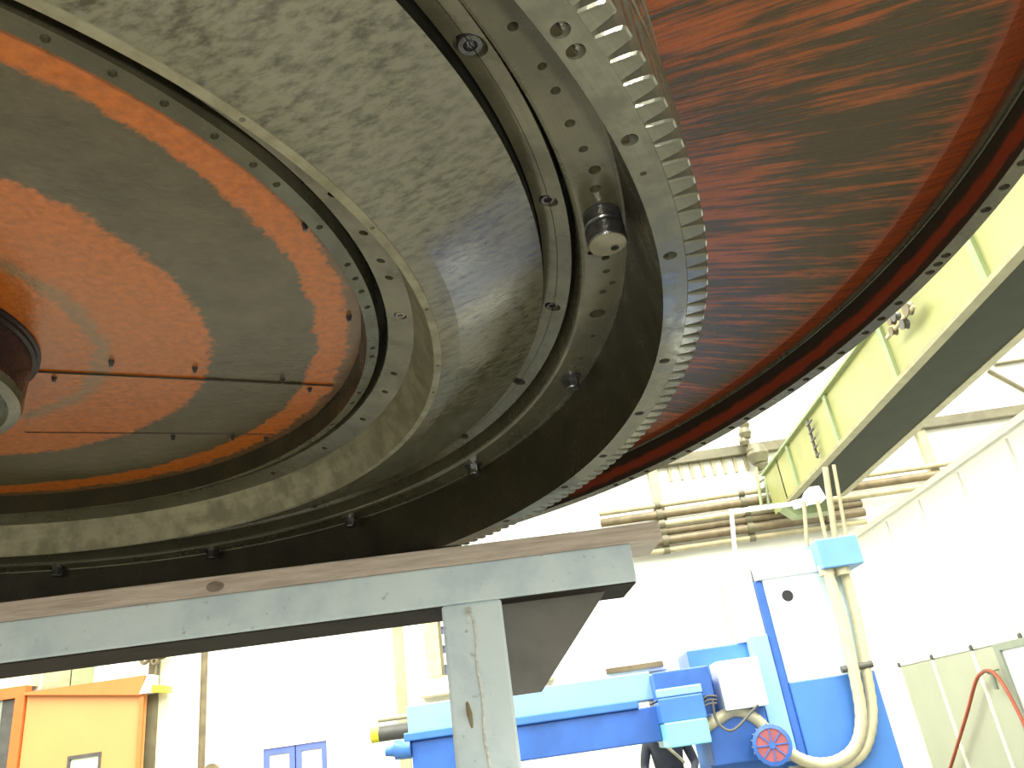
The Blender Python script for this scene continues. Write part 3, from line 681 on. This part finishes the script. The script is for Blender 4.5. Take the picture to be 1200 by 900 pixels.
# fan-cooled motor
p_ = aty(905, 873, MY - .45) - mo
b = MB(); b.lathe([(0, .40), (.17, .40), (.19, .36), (.19, .06), (.205, .05), (.205, 0), (.165, -.01), (.165, .01)], 32); mt_ = b.build('motor', M['blue'], MC, p_); mt_.rotation_euler = (-pi / 2, 0, rad(-12)); mt_.scale = (.8, .8, .9)
b = MB(); b.lathe([(0, .0), (.165, .0), (.165, .02)], 28); b.build('fan_cover', M['fan'], mt_)
for i in range(8):
    b = MB(); b.box(.03, .16, -.006, .006, -.012, .0); o = b.build('grille_bar', M['blue'], mt_); o.rotation_euler.z = i * pi / 4
b = MB(); b.lathe([(0, -.014), (.035, -.014), (.035, 0)], 12); b.build('fan_hub', M['blue'], mt_)
for i in range(20):
    a_ = 2 * pi * i / 20; b = MB(); b.box(.185, .215, -.006, .006, .08, .34); o = b.build('cooling_fin', M['grey_green'], mt_); o.rotation_euler.z = a_
mb('motor_mount', M['blue'], 1.30, 1.85, MY - .12, MY + .1, CZ - .35, CZ + .08)
b = MB(); P_ = [aty(*p) for p in ((835, 820, MY - .3), (840, 845, MY - .3), (858, 856, MY - .35), (880, 835, MY - .3), (888, 826, MY - .28))]; b.tube([v - mo for v in smoothpath(P_, 6)], .012, 8); b.build('cable', M['grey_dark'], MC)
for i in range(3):
    b = MB(); P_ = [aty(815, 838 - 5 * i, MY - .3), aty(828, 826 - 5 * i, MY - .3), aty(840, 824 - 4 * i, MY - .3)]; b.tube([v - mo for v in smoothpath(P_, 4)], .010, 6); b.build('cable', M['grey_dark'], MC)
mb('brace', M['cream'], 1.10, 2.10, MY + .3, MY + .6, .3, .9)
# base and bed on the floor (below the frame, mirrored in the oily rings above)
mb('base', M['cream'], 1.2, 3.2, MY - .2, MY + 1.1, 0, .32)
mb('bed', M['blue'], .85, 2.1, 4.80, 5.12, 0, .22)
mb('bed_cover', M['white'], 1.15, 1.6, 5.14, 5.7, 0, .30)
mb('bed_rail', M['grey_dark'], 1.62, 1.9, 5.14, MY - .2, 0, .18)
# four thin pipes from junction box up to the girder
for i, (a_, b_) in enumerate((((946, 640), (942, 588)), ((969, 635), (958, 588)), ((979, 632), (967, 548)), ((992, 630), (977, 545)))):
    b = MB(); b.tube([aty(*a_, MY), aty(*b_, MY)], .020 if i != 2 else .032, 8)
    tag(b.build('conduit_pipe', M['pipe_pale']), ('leftmost', 'second from left', 'thick third from left', 'rightmost')[i] + ' conduit pipe rising from the blue junction box', 'pipe', 'conduit pipes above the junction box')
# lamp arm on the way cover
O = empty('lamp_arm', aty(862, 655, MY + .2)); tag(O, 'white lamp on a thin jib arm above the blue machine', 'lamp')
ol = O.location
b = MB(); b.tube([aty(862, 656, MY + .2) - ol, aty(857, 597, MY + .2) - ol], .022, 8); b.build('post', M['white'], O)
b = MB(); b.tube([aty(855, 600, MY + .2) - ol, aty(940, 589, MY + .2) - ol], .024, 8); b.build('arm', M['white'], O)
pl_ = aty(953, 584, MY + .2) - ol; b = MB(); b.prism([(-.14, -.04), (.10, -.04), (.06, .10), (-.04, .10)], 'y', -.1, .1); b.build('head', M['white'], O, pl_)
b = MB(); b.tube([aty(930, 592, MY + .1) - ol, aty(945, 588, MY + .1) - ol], .045, 10); b.build('swivel', M['white'], O)

# ================================================================ PERSON behind the ram
def person(loc, rz):
    root = empty('person', loc, rz)
    me = bpy.data.meshes.new('body')
    J = {'pel': (0, 0, .95, .15, .11), 'waist': (0, .0, 1.08, .145, .11), 'chest': (0, -.03, 1.28, .175, .12), 'neckb': (0, -.05, 1.42, .075, .07), 'head0': (0, -.08, 1.53, .085, .09), 'head1': (0, -.09, 1.64, .095, .11), 'head2': (0, -.085, 1.71, .07, .08)}
    for s_ in (-1, 1):
        J['sh%d' % s_] = (s_ * .19, -.03, 1.36, .065, .065); J['el%d' % s_] = (s_ * .27, -.05, 1.10, .05, .05); J['wr%d' % s_] = (s_ * .20, -.26, 1.02, .036, .03); J['hd%d' % s_] = (s_ * .17, -.36, 1.02, .04, .022)
        J['hip%d' % s_] = (s_ * .10, 0, .88, .095, .10); J['kn%d' % s_] = (s_ * .11, -.02, .50, .065, .07); J['an%d' % s_] = (s_ * .12, .02, .10, .05, .05); J['toe%d' % s_] = (s_ * .14, -.14, .05, .045, .035)
    names = list(J); ix = {n_: i for i, n_ in enumerate(names)}
    E_ = [('pel', 'waist'), ('waist', 'chest'), ('chest', 'neckb'), ('neckb', 'head0'), ('head0', 'head1'), ('head1', 'head2')]
    for s_ in (-1, 1): E_ += [('chest', 'sh%d' % s_), ('sh%d' % s_, 'el%d' % s_), ('el%d' % s_, 'wr%d' % s_), ('wr%d' % s_, 'hd%d' % s_), ('pel', 'hip%d' % s_), ('hip%d' % s_, 'kn%d' % s_), ('kn%d' % s_, 'an%d' % s_), ('an%d' % s_, 'toe%d' % s_)]
    me.from_pydata([J[n_][:3] for n_ in names], [(ix[a], ix[b_]) for a, b_ in E_], [])
    o = link('body', me, plain('dark_navy_workwear', (.045, .05, .065), .8, var=.3, scale=12), root)
    md = o.modifiers.new('skin', 'SKIN'); o.modifiers.new('sub', 'SUBSURF').levels = 1; o.modifiers['sub'].render_levels = 1
    md.use_smooth_shade = True
    for i, n_ in enumerate(names):
        sv = me.skin_vertices[0].data[i]; sv.radius = J[n_][3:5]; sv.use_root = n_ == 'pel'
    skin = plain('skin', (.55, .36, .26), .6, var=.1)
    b = MB(); b.lathe([(0, .12), (.05, .115), (.09, .06), (.098, -.01), (.085, -.07), (.05, -.115), (0, -.12)], 16); hd = b.build('face', skin, root, (0, -.115, 1.60)); hd.scale = (.86, 1, 1)
    b = MB(); b.lathe([(0, .03), (.018, -.02), (0, -.03)], 8); b.build('nose', skin, hd, (0, -.1, -.01))
    for s_ in (-1, 1):
        b = MB(); b.lathe([(0, .012), (.014, 0), (0, -.012)], 8); b.build('eye', M['black'], hd, (s_ * .04, -.085, .02))
        for k in range(4):
            b = MB(); x0 = s_ * .17 + (k - 1.5) * .018; b.tube([(x0, -.38, 1.02), (x0, -.43, 1.01), (x0, -.455, .985)], [.010, .009, .007], 6); b.build('finger', skin, root)
        b = MB(); b.tube([(s_ * .13, -.36, 1.02), (s_ * .11, -.40, 1.01)], [.011, .009], 6); b.build('thumb', skin, root)
    b = MB(); b.lathe([(0, .13), (.06, .12), (.10, .06), (.105, .02)], 16); b.build('hair', M['black'], root, (0, -.09, 1.62))
    b = MB(); b.tube(smoothpath([(-.14, -.12, 1.40), (-.05, -.17, 1.33), (.06, -.17, 1.22), (.15, -.12, 1.12)], 6), .016, 6); b.build('strap', plain('pale_strap', (.75, .70, .45), .6), root)
    return root
pp = aty(782, 886, 9.3)
P1 = person((pp.x, 9.3, 0), 0); tag(P1, 'person in dark workwear with a pale strap standing behind the blue ram', 'person')
